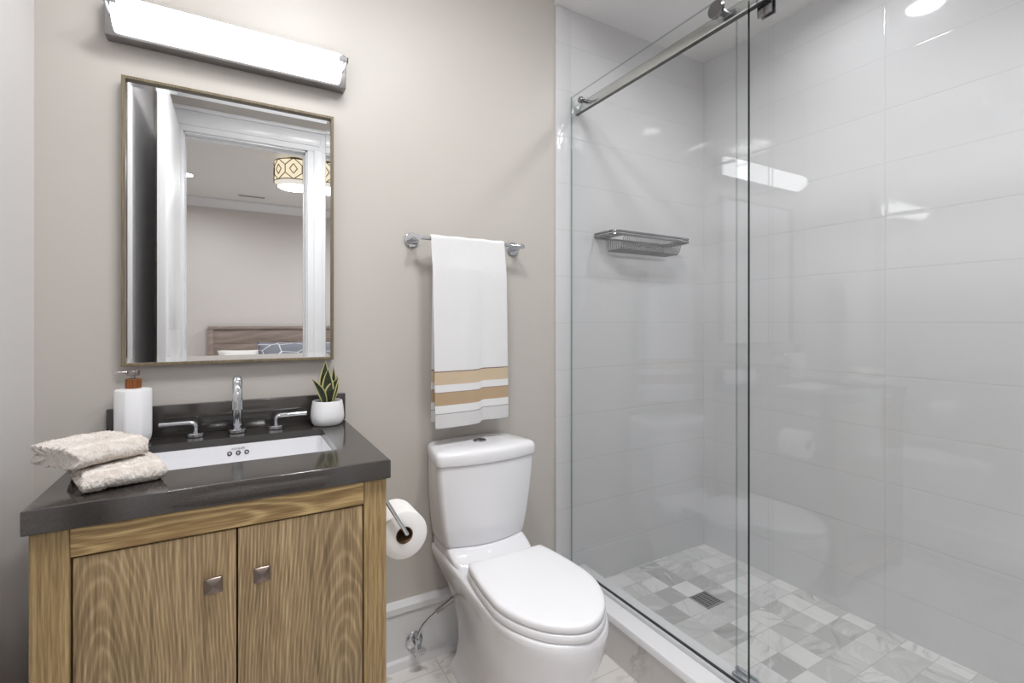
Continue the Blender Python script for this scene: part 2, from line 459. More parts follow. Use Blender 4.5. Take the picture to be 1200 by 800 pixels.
bxo('wall_shower_back', [((XT + 0.075, YB - 0.01, 0.05), (XR, YB, ZS))], M['tile_back'], st=True)
bm = bmesh.new(); box(bm, (XT, YB - 0.012, 0.0), (XT + 0.0755, YB, ZS), 0.003)
struct('trim_1', bm, M['bullnose'], label='white bullnose tile strip beside the shower opening')
bxo('wall_shower_front', [((XT, 0.0, 0), (XR, 0.02, ZS)), ((XT, YF, 0), (XT + 0.1, 0.0, ZC))], M['tile_back'], st=True)
# front wall with the doorway seen in the mirror
DX0, DX1, DZ = -0.29, 0.455, 2.43
bxo('wall_front', [((XL, YF - 0.12, 0), (DX0, YF, ZC)), ((DX1, YF - 0.12, 0), (XT, YF, ZC)), ((DX0, YF - 0.12, DZ), (DX1, YF, ZC))], M['paint'], st=True)
bm = bmesh.new()
for xa, xb in ((DX0 - 0.115, DX0 + 0.006), (DX1 - 0.006, DX1 + 0.115)):
    box(bm, (xa, YF, 0), (xb, YF + 0.018, DZ - 0.006), 0.003)
    xm = (xa + 0.022, xb) if xa > 0 else (xa, xb - 0.022)
    box(bm, (xm[0] + 0.02, YF + 0.012, 0), (xm[1] - 0.02, YF + 0.026, DZ), 0.006)
box(bm, (DX0 - 0.115, YF, DZ - 0.006), (DX1 + 0.115, YF + 0.018, DZ + 0.125), 0.003)
box(bm, (DX0 - 0.08, YF + 0.012, DZ + 0.03), (DX1 + 0.08, YF + 0.026, DZ + 0.105), 0.006)
box(bm, (DX0 - 0.125, YF, DZ + 0.125), (DX1 + 0.125, YF + 0.03, DZ + 0.15), 0.004)
struct('trim_2', bm, M['trim'], label='white door casing seen in the mirror')
bm = bmesh.new()
box(bm, (DX1 - 0.016, YF - 0.12, 0), (DX1, YF, DZ)); box(bm, (DX0, YF - 0.12, 0), (DX0 + 0.012, YF, DZ))
box(bm, (DX0, YF - 0.12, DZ - 0.016), (DX1, YF, DZ))
box(bm, (DX1 - 0.028, YF - 0.075, 0), (DX1 - 0.016, YF - 0.04, DZ - 0.016), 0.002)
box(bm, (DX0, YF - 0.075, DZ - 0.028), (DX1, YF - 0.04, DZ - 0.016), 0.002)
struct('trim_3', bm, M['trim'], label='white door jamb seen in the mirror')
# the open door leaf, swung in against the left side
d = bpy.data.objects.new('door_1', None); COL.objects.link(d); d['kind'] = 'structure'
d['label'] = 'white open bathroom door seen edge on in the mirror'
bm = bmesh.new(); box(bm, (-0.338, YF + 0.03, 0.012), (-0.300, 0.305, 2.415), 0.002)
for z0, z1 in ((0.22, 1.0), (1.16, 2.28)):
    for xs in (-0.3005, -0.3375):
        box(bm, (xs - 0.002, YF + 0.15, z0), (xs + 0.002, 0.19, z1), 0.0015)
obj('door_leaf', bm, M['trim'], d)
bm = bmesh.new()
for sx, x0 in ((1, -0.300), (-1, -0.338)):
    disc(bm, (x0, 0.245, 1.0), (sx, 0, 0), 0.026, 0.008); cyl(bm, (x0, 0.245, 1.0), (x0 + sx * 0.035, 0.245, 1.0), 0.009)
    lathe_pts = [(x0 + sx * 0.035, 0.25, 1.0), (x0 + sx * 0.035, 0.15, 1.0)]
    tube(bm, lathe_pts, 0.008)
obj('door_handle', bm, M['brushed'], d)

def baseboard(name, pts_lo, pts_hi, ax):
    """Profile: tall flat board, stepped cap, quarter round shoe; runs along one axis on a wall."""
    prof = [(0, 0), (0.027, 0), (0.027, 0.012), (0.022, 0.026), (0.014, 0.034), (0.014, 0.186), (0.020, 0.192), (0.020, 0.212), (0.010, 0.228), (0, 0.228)]
    bm = bmesh.new(); rs = []
    for q in (pts_lo, pts_hi):
        if ax == 'X': rs.append([(q, YB - a, z) for a, z in prof])
        else: rs.append([(XL + a, q, z) for a, z in prof])
    rings(bm, rs)
    return struct(name, bm, M['trim'], smooth=20)
baseboard('baseboard_back', XL + 0.02, XT, 'X')
baseboard('baseboard_left', YF, YB - 0.03, 'Y')
# shower floor, curb
bxo('floor_shower', [((1.28, 0.02, 0.0), (XR, YB - 0.01, 0.072))], M['mosaic'], st=True)
bxo('shower_curb', [((1.162, 0.02, 0.0), (1.292, YB - 0.012, 0.137))], M['curb'], st=True)
bm = bmesh.new(); box(bm, (1.150, 0.02, 0.137), (1.300, YB - 0.0125, 0.165), 0.004)
struct('trim_4', bm, M['slab'], label='white solid slab on top of the shower curb')

# bedroom beyond the doorway (seen in the mirror)
BY = -3.80
bxo('floor_bedroom', [((-2.4, BY - 0.1, -0.1), (2.8, YF - 0.12, 0.0))], M['bedfloor'], st=True)
bxo('ceiling_bedroom', [((-2.4, BY - 0.1, ZC), (2.8, YF - 0.12, ZC + 0.1))], M['ceil'], st=True)
bxo('wall_bedroom_back', [((-2.4, BY - 0.1, 0), (2.8, BY, ZC))], M['paint_bed'], st=True)
bxo('wall_bedroom_left', [((-2.5, BY, 0), (-2.4, YF - 0.12, ZC))], M['paint_bed'], st=True)
bxo('wall_bedroom_right', [((2.8, BY, 0), (2.9, YF - 0.12, ZC))], M['paint_bed'], st=True)
bxo('wall_bedroom_front', [((-2.4, YF - 0.12, 0), (XL - 0.1, YF - 0.02, ZC)), ((XR + 0.1, YF - 0.12, 0), (2.8, YF - 0.02, ZC))], M['paint_bed'], st=True)
bm = bmesh.new()
rings(bm, [[(x, BY + a, z) for a, z in ((0, 2.63), (0.012, 2.63), (0.02, 2.65), (0.06, 2.70), (0.075, 2.72), (0.075, ZC), (0, ZC))] for x in (-2.4, 2.8)])
struct('trim_5', bm, M['trim'], smooth=25, label='white crown moulding on the bedroom wall seen in the mirror')

# ------------------------------------------------------------------ lamps of the house, and unseen ones added for brightness
def area(name, loc, size, power, rot=(0, 0, 0), col=(0.985, 0.99, 1.0), parent=None, spread=180):
    l = bpy.data.lights.new(name, 'AREA'); l.shape = 'DISK'; l.size = size; l.energy = power; l.color = col
    l.spread = math.radians(spread)
    o = bpy.data.objects.new(name, l); COL.objects.link(o); o.rotation_euler = rot
    if parent: o.parent = parent; o.location = Vector(loc) - root_of(parent)
    else: o.location = loc
    return o

def downlight(x, y, z, label, power, r=0.062, group=None, col=(0.985, 0.99, 1.0), spread=165):
    t = thing('recessed_downlight', (x, y, z), label, 'ceiling light', group)
    bm = bmesh.new(); lathe(bm, [(r, 0.0), (r, -0.003), (r + 0.016, -0.003), (r + 0.018, 0.0)], (x, y, z), cap0=False, cap1=False)
    obj('trim_ring', bm, M['trim'], t)
    bm = bmesh.new(); disc(bm, (x, y, z - 0.0022), (0, 0, 1), r, 0.002, 0.0004); obj('lens', bm, M['lamp_disc'], t)
    area('lamp', (x, y, z - 0.006), r * 1.9, power, parent=t, col=col, spread=spread)
    return t
downlight(1.655, 0.89, ZS, 'round recessed light in the shower ceiling', SHOWER_W)
for x, y in ((0.22, 0.66), (0.75, 0.45)):  # lamps added out of view to brighten the bathroom and soften shadows
    downlight(x, y, ZC, 'added round light in the bathroom ceiling, unseen, brightens the room', BATH_FILL_W, 0.17, 'added bathroom ceiling lights')
downlight(-0.44, -2.77, ZC, 'recessed bedroom light at left in the mirror', BED_W * 0.6, 0.06)
downlight(1.7, -2.6, ZC, 'added recessed bedroom light, unseen, brightens the bedroom', BED_W, 0.06)  # lamp added out of view to brighten the bedroom

# ------------------------------------------------------------------ vanity cabinet
vy0, vy1 = 1.115, 1.655
V = thing('vanity_cabinet', (0, 1.4, 0), 'light oak two-door vanity cabinet under the charcoal countertop', 'cabinet')
for x0, x1 in ((-0.303, -0.250), (0.253, 0.304)):
    bm = bmesh.new(); box(bm, (x0, vy0, 0.0), (x1, vy0 + 0.05, 0.839), 0.002); obj('corner_post', bm, M['oak_post'], V)
bm = bmesh.new(); box(bm, (-0.2497, vy0 + 0.0005, 0.786), (0.2527, vy0 + 0.03, 0.839), 0.0015); obj('top_rail', bm, M['oak_rail'], V)
bm = bmesh.new(); box(bm, (-0.2497, vy0 + 0.0005, 0.06), (0.2527, vy0 + 0.03, 0.12), 0.0015); obj('bottom_rail', bm, M['oak_rail'], V)
for x0, x1 in ((-0.299, -0.281), (0.284, 0.300)):
    bm = bmesh.new(); box(bm, (x0, vy0 + 0.0505, 0.06), (x1, vy1, 0.839), 0.001); obj('side_panel', bm, M['oak_side'], V)
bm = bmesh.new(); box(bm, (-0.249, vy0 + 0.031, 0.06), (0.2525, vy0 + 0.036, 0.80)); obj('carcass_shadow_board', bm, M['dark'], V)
bm = bmesh.new(); box(bm, (-0.28, vy0 + 0.05, 0.06), (0.283, vy1, 0.08)); obj('bottom_board', bm, M['oak_side'], V)
for x0, x1, kx, mat, kz in ((-0.2465, 0.0025, -0.036, 'oak_door_a', 0.688), (0.0055, 0.2505, 0.0475, 'oak_door_b', 0.688)):
    bm = bmesh.new(); box(bm, (x0, vy0 + 0.003, 0.124), (x1, vy0 + 0.023, 0.7825), 0.0012)
    dr = obj('door', bm, M[mat], V)
    bm = bmesh.new(); y = vy0 + 0.003; s = 0.0150
    cyl(bm, (kx, y, kz), (kx, y - 0.016, kz), 0.007, 0.006, 16)
    rs = []
    for q, dy in ((s - 0.003, 0.014), (s, 0.016), (s, 0.020), (s - 0.001, 0.0215), (0.003, 0.0275)):
        rr = min(0.003, q * 0.4); rs.append([(a, y - dy, b) for a, b, _ in rrect(kx - q, kz - q, kx + q, kz + q, rr, 0, 3)])
    rings(bm, rs); obj('knob', bm, M['pewter'], dr, smooth=25)

# ------------------------------------------------------------------ countertop with undermount sink
CT, CB = 0.882, 0.839
hx0, hx1, hy0, hy1 = -0.222, 0.222, 1.256, 1.531
T = thing('countertop', (0, 1.38, CB), 'charcoal grey quartz countertop with backsplash on the oak vanity', 'countertop')
bm = bmesh.new()
out = [(-0.310, 1.104), (0.311, 1.104), (0.311, 1.6595), (-0.310, 1.6595)]
hole = [(p[0], p[1]) for p in rrect(hx0, hy0, hx1, hy1, 0.012, 0, 5)]
def slab_with_hole(bm, o4, hole, z0, z1, e=0.003):
    # outer verts with an eased top edge; the hole ring is joined to the corners by fans
    cx = sum(p[0] for p in o4) / 4; cy = sum(p[1] for p in o4) / 4
    def inset(p, e): return (p[0] - math.copysign(e, p[0] - cx), p[1] - math.copysign(e, p[1] - cy))
    L = []
    for z, q in ((z0, e * 0.5), (z0 + e * 0.5, 0), (z1 - e, 0), (z1 - e * 0.35, e * 0.3), (z1, e)):
        L.append([bm.verts.new((*inset(p, q), z)) for p in o4])
    for a, b in zip(L[:-1], L[1:]):
        for i in range(4): bm.faces.new((a[i], a[(i + 1) % 4], b[(i + 1) % 4], b[i]))
    n = len(hole); H = [[bm.verts.new((*p, z)) for p in hole] for z in (z1 - 0.02, z1)]
    for i in range(n): bm.faces.new((H[0][i], H[0][(i + 1) % n], H[1][(i + 1) % n], H[1][i]))
    # hole from rrect starts at right side going ccw: corners order TR, TL, BL, BR ; outer order BL, BR, TR, TL
    m = n // 4
    cor = [2, 3, 0, 1]
    for R, Hh in ((L[0], H[0]), (L[-1], H[1])):
        for c in range(4):
            seg = [Hh[(c * m + i) % n] for i in range(m)]
            for i in range(m - 1): bm.faces.new((R[cor[c]], seg[i], seg[i + 1]))
            nx = Hh[((c + 1) * m) % n]
            bm.faces.new((R[cor[c]], seg[-1], nx, R[cor[(c + 1) % 4]]))
slab_with_hole(bm, out, hole, CB, CT)
obj('slab', bm, M['quartz'], T, smooth=25)
bm = bmesh.new(); box(bm, (-0.295, 1.640, CT), (0.313, 1.6595, 0.966), 0.0015); obj('backsplash', bm, M['quartz'], T)

S = thing('undermount_sink', (0, 1.39, 0.70), 'white rectangular undermount sink in the charcoal countertop', 'sink')
bm = bmesh.new(); rs = []
for z, q, r in ((0.8618, 0.012, 0.02), (0.8618, -0.001, 0.014), (0.80, -0.002, 0.02), (0.745, -0.008, 0.03), (0.728, -0.02, 0.04), (0.722, -0.045, 0.05), (0.720, -0.10, 0.035)):
    rs.append(rrect(hx0 - q, hy0 - q, hx1 + q, hy1 + q, r, z, 6))
rings(bm, rs, True, False, True)
outer = []
for z, q, r in ((0.8618, 0.012, 0.02), (0.80, 0.012, 0.025), (0.72, 0.0, 0.04), (0.705, -0.04, 0.04)):
    outer.append(rrect(hx0 - q, hy0 - q, hx1 + q, hy1 + q, r, z, 6))
rings(bm, outer, True, False, True)
bmesh.ops.remove_doubles(bm, verts=bm.verts[:], dist=0.0002)
obj('basin', bm, M['porcelain'], S)
ov = thing  # overflow holes set in the rear wall of the basin
for i in (-1, 0, 1):
    bm = bmesh.new(); yy = hy1 - 0.0018
    x = 0.008 + i * 0.0205
    ring = [[(x + q * math.cos(a), yy + dy, 0.8385 + q * math.sin(a)) for a in [2 * PI * k / 20 for k in range(20)]] for q, dy in ((0.0058, 0.001), (0.0058, -0.0012), (0.0036, -0.0012), (0.0030, 0.0012))]
    rings(bm, ring, True, False, True)
    o = obj('overflow_hole', bm, M['bronze'], S)
bm = bmesh.new(); disc(bm, (0.008, 1.40, 0.7185), (0, 0, 1), 0.03, 0.004); obj('drain', bm, M['chrome'], S)
fc = bpy.data.curves.new('logo', 'FONT'); fc.body = 'KOHLER'; fc.size = 0.0075; fc.align_x = 'CENTER'; fc.space_character = 1.15; fc.extrude = 0.00015
fo = bpy.data.objects.new('logo_text', fc); COL.objects.link(fo); fo.parent = S
fo.rotation_euler = (PI / 2, 0, 0); fo.location = Vector((0.008, hy1 - 0.0026, 0.8485)) - S.location
fc.materials.append(M['logo'])
bpy.context.view_layer.update()
lm = bpy.data.meshes.new_from_object(fo.evaluated_get(bpy.context.evaluated_depsgraph_get()))
lo = bpy.data.objects.new('logo_text', lm); COL.objects.link(lo); lo.parent = S; lo.rotation_euler = fo.rotation_euler; lo.location = fo.location
bpy.data.objects.remove(fo); lo.name = 'logo_text'

# ------------------------------------------------------------------ faucet
F = thing('widespread_faucet', (0.006, 1.597, CT), 'chrome widespread sink faucet with tall spout and two levers', 'faucet')
bm = bmesh.new()
pts = [(0.006, 1.597, CT + 0.004), (0.006, 1.597, 0.95), (0.006, 1.597, 0.985)] + arc((0.006, 1.552, 0.991), 0.045, 0, 180, 16, 'YZ') + [(0.006, 1.507, 0.966)]
tube(bm, pts, 0.0125, 24); sp = obj('spout', bm, M['chrome'], F)
bm = bmesh.new(); cyl(bm, (0.006, 1.507, 0.984), (0.006, 1.507, 0.962), 0.0138, seg=24); obj('aerator', bm, M['chrome'], sp)
bm = bmesh.new(); disc(bm, (0.006, 1.597, CT), (0, 0, 1), 0.0235, 0.011, 0.002); obj('spout_base', bm, M['chrome'], F)
for sx, ex in ((-1, 0.006 - 0.1), (1, 0.006 + 0.1)):
    bm = bmesh.new()
    tube(bm, [(ex, 1.595, CT + 0.008), (ex, 1.595, 0.908)] + [(ex + sx * (0.012 - 0.012 * math.cos(a)), 1.595, 0.908 + 0.012 * math.sin(a)) for a in [math.radians(15 * k) for k in range(1, 7)]] + [(ex + sx * 0.04, 1.593, 0.9205), (ex + sx * 0.083, 1.590, 0.9212)], 0.0064, 16)
    lv = obj('lever_handle', bm, M['chrome'], F)
    bm = bmesh.new(); disc(bm, (ex, 1.595, CT), (0, 0, 1), 0.0225, 0.011, 0.002); obj('handle_base', bm, M['chrome'], lv)

# ------------------------------------------------------------------ soap dispenser
sx, sy = -0.2305, 1.592
P = thing('soap_dispenser', (sx, sy, CT), 'white faceted soap dispenser with wood collar at left of the sink', 'soap dispenser')
bm = bmesh.new(); rs = []
def octo(r, z, rot=PI / 8 + 0.12):
    out = []
    for k in range(8):
        a0 = rot + k * PI / 4
        for t in (-0.06, 0.06): out.append((sx + r * math.cos(a0 + t) , sy + r * math.sin(a0 + t), z))
    return out
for r, z in ((0.028, 0), (0.034, 0.002), (0.038, 0.007), (0.0408, 0.018), (0.0418, 0.03), (0.0418, 0.136), (0.0405, 0.1395), (0.036, 0.1412), (0.0165, 0.143)):
    rs.append(octo(r, CT + z))
rings(bm, rs); obj('bottle', bm, M['ceramic'], P, smooth=22)
bm = bmesh.new(); lathe(bm, [(0.0165, 0), (0.0175, 0.001), (0.0175, 0.0235), (0.0165, 0.0245)], (sx, sy, CT + 0.143), 32); obj('collar', bm, M['collar'], P)
bm = bmesh.new(); z0 = CT + 0.1675
cyl(bm, (sx, sy, z0), (sx, sy, z0 + 0.012), 0.0042, seg=16)
lathe(bm, [(0.010, 0.008), (0.0135, 0.0085), (0.0140, 0.010), (0.0140, 0.020), (0.0130, 0.0225), (0.0, 0.023)], (sx, sy, z0), 28, True, False)
pm = obj('pump_head', bm, M['nickel_dark'], P)
bm = bmesh.new(); tube(bm, [(sx - 0.010, sy - 0.003, z0 + 0.0175), (sx - 0.03, sy - 0.008, z0 + 0.0185), (sx - 0.041, sy - 0.011, z0 + 0.0165)], [0.0032, 0.0028, 0.0024], 12)
obj('nozzle', bm, M['nickel_dark'], pm)

# ------------------------------------------------------------------ potted snake plant
px, py = 0.2485, 1.583
G = thing('potted_snake_plant', (px, py, CT), 'small snake plant in a white pot at the counter corner', 'plant')
bm = bmesh.new()
lathe(bm, [(0.033, 0), (0.040, 0.002), (0.046, 0.010), (0.0488, 0.024), (0.0485, 0.036), (0.0465, 0.055), (0.0440, 0.070), (0.0432, 0.0735), (0.0415, 0.0745), (0.0398, 0.0725), (0.0395, 0.060), (0.039, 0.058)], (px, py, CT), 48, True, True)
obj('pot', bm, M['ceramic'], G)
bm = bmesh.new(); lathe(bm, [(0.0393, 0.0), (0.039, 0.005), (0.02, 0.008), (0.001, 0.009)], (px, py, CT + 0.059), 32); obj('soil', bm, M['soil'], G)
def leaf(base, tip, width, bend=(0, 0, 0), face=0.0, fold=0.25):
    b, t = Vector(base), Vector(tip); n = 12; bm = bmesh.new(); uvl = bm.loops.layers.uv.new('UVMap')
    ax = (t - b); side = Vector((math.cos(face), math.sin(face), 0)); side = (side - ax.normalized() * side.dot(ax.normalized())).normalized()
    nr = side.cross(ax.normalized()); rows = []
    for i in range(n + 1):
        s = i / n; c = b + ax * s + Vector(bend) * (math.sin(s * PI) )
        wd = width * (0.55 + 0.45 * math.sin(min(1, s / 0.45) * PI / 2)) * (1 if s < 0.45 else max(0.02, 1 - ((s - 0.45) / 0.55) ** 1.7))
        rows.append([bm.verts.new(c + side * wd * q + nr * (fold * wd * q * q * 1.6)) for q in (-1, -0.75, -0.4, 0, 0.4, 0.75, 1)])
    for i in range(n):
        for j in range(6):
            f = bm.faces.new((rows[i][j], rows[i][j + 1], rows[i + 1][j + 1], rows[i + 1][j]))
            qs = (-1, -0.75, -0.4, 0, 0.4, 0.75, 1)
            for lp, (a, c) in zip(f.loops, ((j, i), (j + 1, i), (j + 1, i + 1), (j, i + 1))): lp[uvl].uv = (qs[a] * 0.5 + 0.5, c / n)
    o = obj('leaf', bm, M['leaf'], G, smooth=80)
    md = o.modifiers.new('thick', 'SOLIDIFY'); md.thickness = 0.0018
    return o
zs = CT + 0.062
for bx, by, tx, ty, tz, wd, face, bend in (
    (-0.004, -0.004, -0.004, 0.006, 0.178, 0.0135, -0.2, (-0.004, 0, 0)),
    (0.002, -0.012, 0.000, -0.012, 0.158, 0.0150, -0.45, (0, 0, 0)),
    (0.006, 0.010, 0.020, 0.016, 0.162, 0.0080, 0.3, (0.004, 0, 0)),
    (0.010, 0.012, 0.032, 0.018, 0.135, 0.0085, 0.2, (0.003, 0, 0)),
    (0.004, -0.018, 0.030, -0.024, 0.132, 0.0150, -0.8, (-0.008, 0, 0.002)),
    (-0.008, -0.014, -0.046, -0.010, 0.133, 0.0090, -0.3, (0.008, 0, 0.0)),
    (-0.008, 0.008, -0.034, 0.012, 0.115, 0.0080, 0.3, (0.006, 0, 0)),
    (0.0, 0.016, -0.012, 0.02, 0.14, 0.009, 0.1, (0, 0, 0))):
    leaf((px + bx, py + by, zs), (px + tx, py + ty, CT + tz * 1.12 - 0.004), wd * 1.3, bend, face)

# ------------------------------------------------------------------ two folded washcloths
def cloth(A, ang, lu, lv, z0, layers, t, label, seed, lift=0.0):
    """A folded plush cloth: one long ribbon folded back and forth, swept along its length, with a knobbly surface."""
    rnd = random.Random(seed)
    path = []
    R = t * 0.52
    for L in range(layers):
        z = z0 + t * 0.5 + L * t * 1.04
        w0, w1 = R + (0.004 * rnd.random()), lv - R - 0.006 * rnd.random()
        xs = [w0 + (w1 - w0) * i / 30 for i in range(31)]
        if L % 2 == 0: xs = xs[::-1]
        path += [(x, z) for x in xs]
        if L < layers - 1:
            cx, sg = xs[-1], (-1 if L % 2 == 0 else 1)
            for a in (-60, -30, 0, 30, 60):
                path.append((cx + sg * R * math.cos(math.radians(a)), z + t * 0.52 + R * math.sin(math.radians(a))))
    n = len(path); nrm = []
    for i in range(n):
        a, b = path[max(0, i - 1)], path[min(n - 1, i + 1)]; dx, dz = b[0] - a[0], b[1] - a[1]; q = math.hypot(dx, dz) or 1
        nrm.append((-dz / q, dx / q))
    hh = [t * 0.5 * (1 + 0.17 * math.sin(path[i][0] * 2 * PI / 0.0195)) for i in range(n)]
    outl = [(path[i][0] + nrm[i][0] * hh[i], path[i][1] + nrm[i][1] * hh[i]) for i in range(n)] + [(path[-1][0] + (path[-1][0] - path[-2][0]) * 0.6, path[-1][1])] + \
           [(path[i][0] - nrm[i][0] * hh[i], path[i][1] - nrm[i][1] * hh[i]) for i in range(n - 1, -1, -1)] + [(path[0][0] - (path[1][0] - path[0][0]) * 0.6, path[0][1])]
    ca, sa = math.cos(ang), math.sin(ang); NU = 34; rs = []
    zm = z0 + t * layers
    for k in range(NU + 1):
        s = k / NU; u = s * lu; r = []
        for (v, z) in outl:
            sag = 1 - 0.07 * (2 * s - 1) ** 4 - 0.07 * (2 * v / lv - 1) ** 4 * (z - z0) / (t * layers)
            zz = z0 + (z - z0) * sag + lift * s * (z - z0) / (t * layers)
            wob = 0.004 * math.sin(3.1 * z * 60 + seed) ; uu = u + wob * (1 if s > 0.5 else -1) * min(1, abs(2 * s - 1) * 1.2)
            r.append((A[0] + ca * uu - sa * v, A[1] + sa * uu + ca * v, zz))
        rs.append(r)
    bm = bmesh.new(); uvl = bm.loops.layers.uv.new('UVMap')
    vs = rings(bm, rs); m = len(outl)
    idx = {v: (k / NU, i / m) for k, rr in enumerate(vs) for i, v in enumerate(rr)}
    for f in bm.faces:
        for lp in f.loops: lp[uvl].uv = idx[lp.vert]
    o = obj('folded_washcloth', bm, M['terry'], None, smooth=80)
    o.modifiers.new('sub', 'SUBSURF').render_levels = 2; o.modifiers['sub'].levels = 1
    tx = bpy.data.textures.new('pile%d' % seed, 'CLOUDS'); tx.noise_scale = 0.0032; tx.noise_depth = 2
    dm = o.modifiers.new('pile', 'DISPLACE'); dm.texture = tx; dm.strength = 0.0055; dm.mid_level = 0.55; dm.texture_coords = 'LOCAL'
    tx2 = bpy.data.textures.new('lump%d' % seed, 'CLOUDS'); tx2.noise_scale = 0.03
    dm2 = o.modifiers.new('lump', 'DISPLACE'); dm2.texture = tx2; dm2.strength = 0.007; dm2.mid_level = 0.5; dm2.texture_coords = 'LOCAL'
    return tag(o, label, 'washcloth')
cloth((-0.243, 1.147), math.radians(19), 0.132, 0.165, CT + 0.002, 2, 0.0180, 'cream folded washcloth lying flat on the charcoal countertop, lower of two', 3)
cloth((-0.255, 1.165), math.radians(40), 0.128, 0.150, CT + 0.0425, 2, 0.0195, 'cream folded washcloth on top of the other washcloth, upper of two', 5)

# ------------------------------------------------------------------ wall mirror
mx0, mx1, mz0, mz1 = -0.262, 0.275, 1.079, 1.855
W = thing('wall_mirror', (0, YB, 1.47), 'rectangular mirror with thin bronze frame on the wall above the sink', 'mirror')
bm = bmesh.new(); ft, yf = 0.0085, 1.628
def frame_ring(bm, x0, z0, x1, z1, t, y0, y1):
    a = [[(x0 + q, y, z0 + q), (x1 - q, y, z0 + q), (x1 - q, y, z1 - q), (x0 + q, y, z1 - q)] for q, y in ((0, y1), (0, y0 + 0.001), (0.001, y0), (t - 0.001, y0), (t, y0 + 0.001), (t, y1))]
    rings(bm, a, True, False, False)
frame_ring(bm, mx0, mz0, mx1, mz1, ft, yf, YB - 0.001)
obj('frame', bm, M['frame'], W, smooth=20)
bm = bmesh.new(); q0, q1 = ft * 0.9, ft + 0.0135; ym = 1.642
R0 = [bm.verts.new(p) for p in ((mx0 + q0, ym - 0.00062, mz0 + q0), (mx1 - q0, ym - 0.00062, mz0 + q0), (mx1 - q0, ym - 0.00062, mz1 - q0), (mx0 + q0, ym - 0.00062, mz1 - q0))]
R1 = [bm.verts.new(p) for p in ((mx0 + q1, ym, mz0 + q1), (mx1 - q1, ym, mz0 + q1), (mx1 - q1, ym, mz1 - q1), (mx0 + q1, ym, mz1 - q1))]
R2 = [bm.verts.new((v.co.x, YB - 0.002, v.co.z)) for v in R0]
for i in range(4):
    bm.faces.new((R0[i], R0[(i + 1) % 4], R1[(i + 1) % 4], R1[i])); bm.faces.new((R2[i], R2[(i + 1) % 4], R0[(i + 1) % 4], R0[i]))
bm.faces.new(R1); bm.faces.new(R2[::-1])
obj('mirror_glass', bm, M['mirror'], W, smooth=0)

# ------------------------------------------------------------------ vanity light
lx0, lx1, lz0, lz1 = -0.296, 0.311, 1.948, 2.056
L = thing('vanity_light', (0, YB, 2.0), 'long lit bath bar light on the wall above the mirror', 'wall light')
bm = bmesh.new(); box(bm, (lx0, 1.618, lz0), (lx1, YB - 0.0005, lz1), 0.004); obj('backplate', bm, M['plate'], L)
bm = bmesh.new(); rs = []
zc, hh, dep = 2.0015, 0.0455, 0.062
dx0, dx1 = -0.274, 0.290
for x, k in ((dx0, 0.90), (dx0 + 0.002, 0.97), (dx0 + 0.006, 1.0), (dx1 - 0.006, 1.0), (dx1 - 0.002, 0.97), (dx1, 0.90)):
    rs.append([(x, 1.619 - dep * k * math.sin(a), zc - hh * k * math.cos(a)) for a in [PI * i / 20 for i in range(21)]])
rings(bm, rs); obj('diffuser', bm, M['lamp_white'], L)
for xa, xb in ((dx0 - 0.012, dx0 + 0.014), (dx1 - 0.012, dx1 + 0.014)):
    bm = bmesh.new(); xo = xa if xa < 0 else xb - 0.004
    box(bm, (xa, 1.5475, 2.000), (xb, 1.5535, 2.014), 0.001); box(bm, (xo, 1.5475, 2.000), (xo + 0.004, 1.6185, 2.014), 0.001)
    obj('end_clip', bm, M['clip'], L)

# ------------------------------------------------------------------ towel bar + towel
B = thing('towel_bar', (0.75, YB, 1.489), 'chrome towel bar on the wall above the toilet', 'towel bar')
bz, by = 1.487, 1.590
bm = bmesh.new(); cyl(bm, (0.530, by, bz), (0.962, by, bz), 0.0065, seg=20); obj('bar', bm, M['chrome'], B)
for x in (0.541, 0.952):
    bm = bmesh.new(); disc(bm, (x, YB - 0.0005, bz), (0, -1, 0), 0.0255, 0.009, 0.002); fl = obj('wall_flange', bm, M['chrome'], B)
    bm = bmesh.new(); cyl(bm, (x, YB - 0.009, bz), (x, by - 0.009, bz), 0.0100, seg=20); obj('post', bm, M['chrome'], fl)

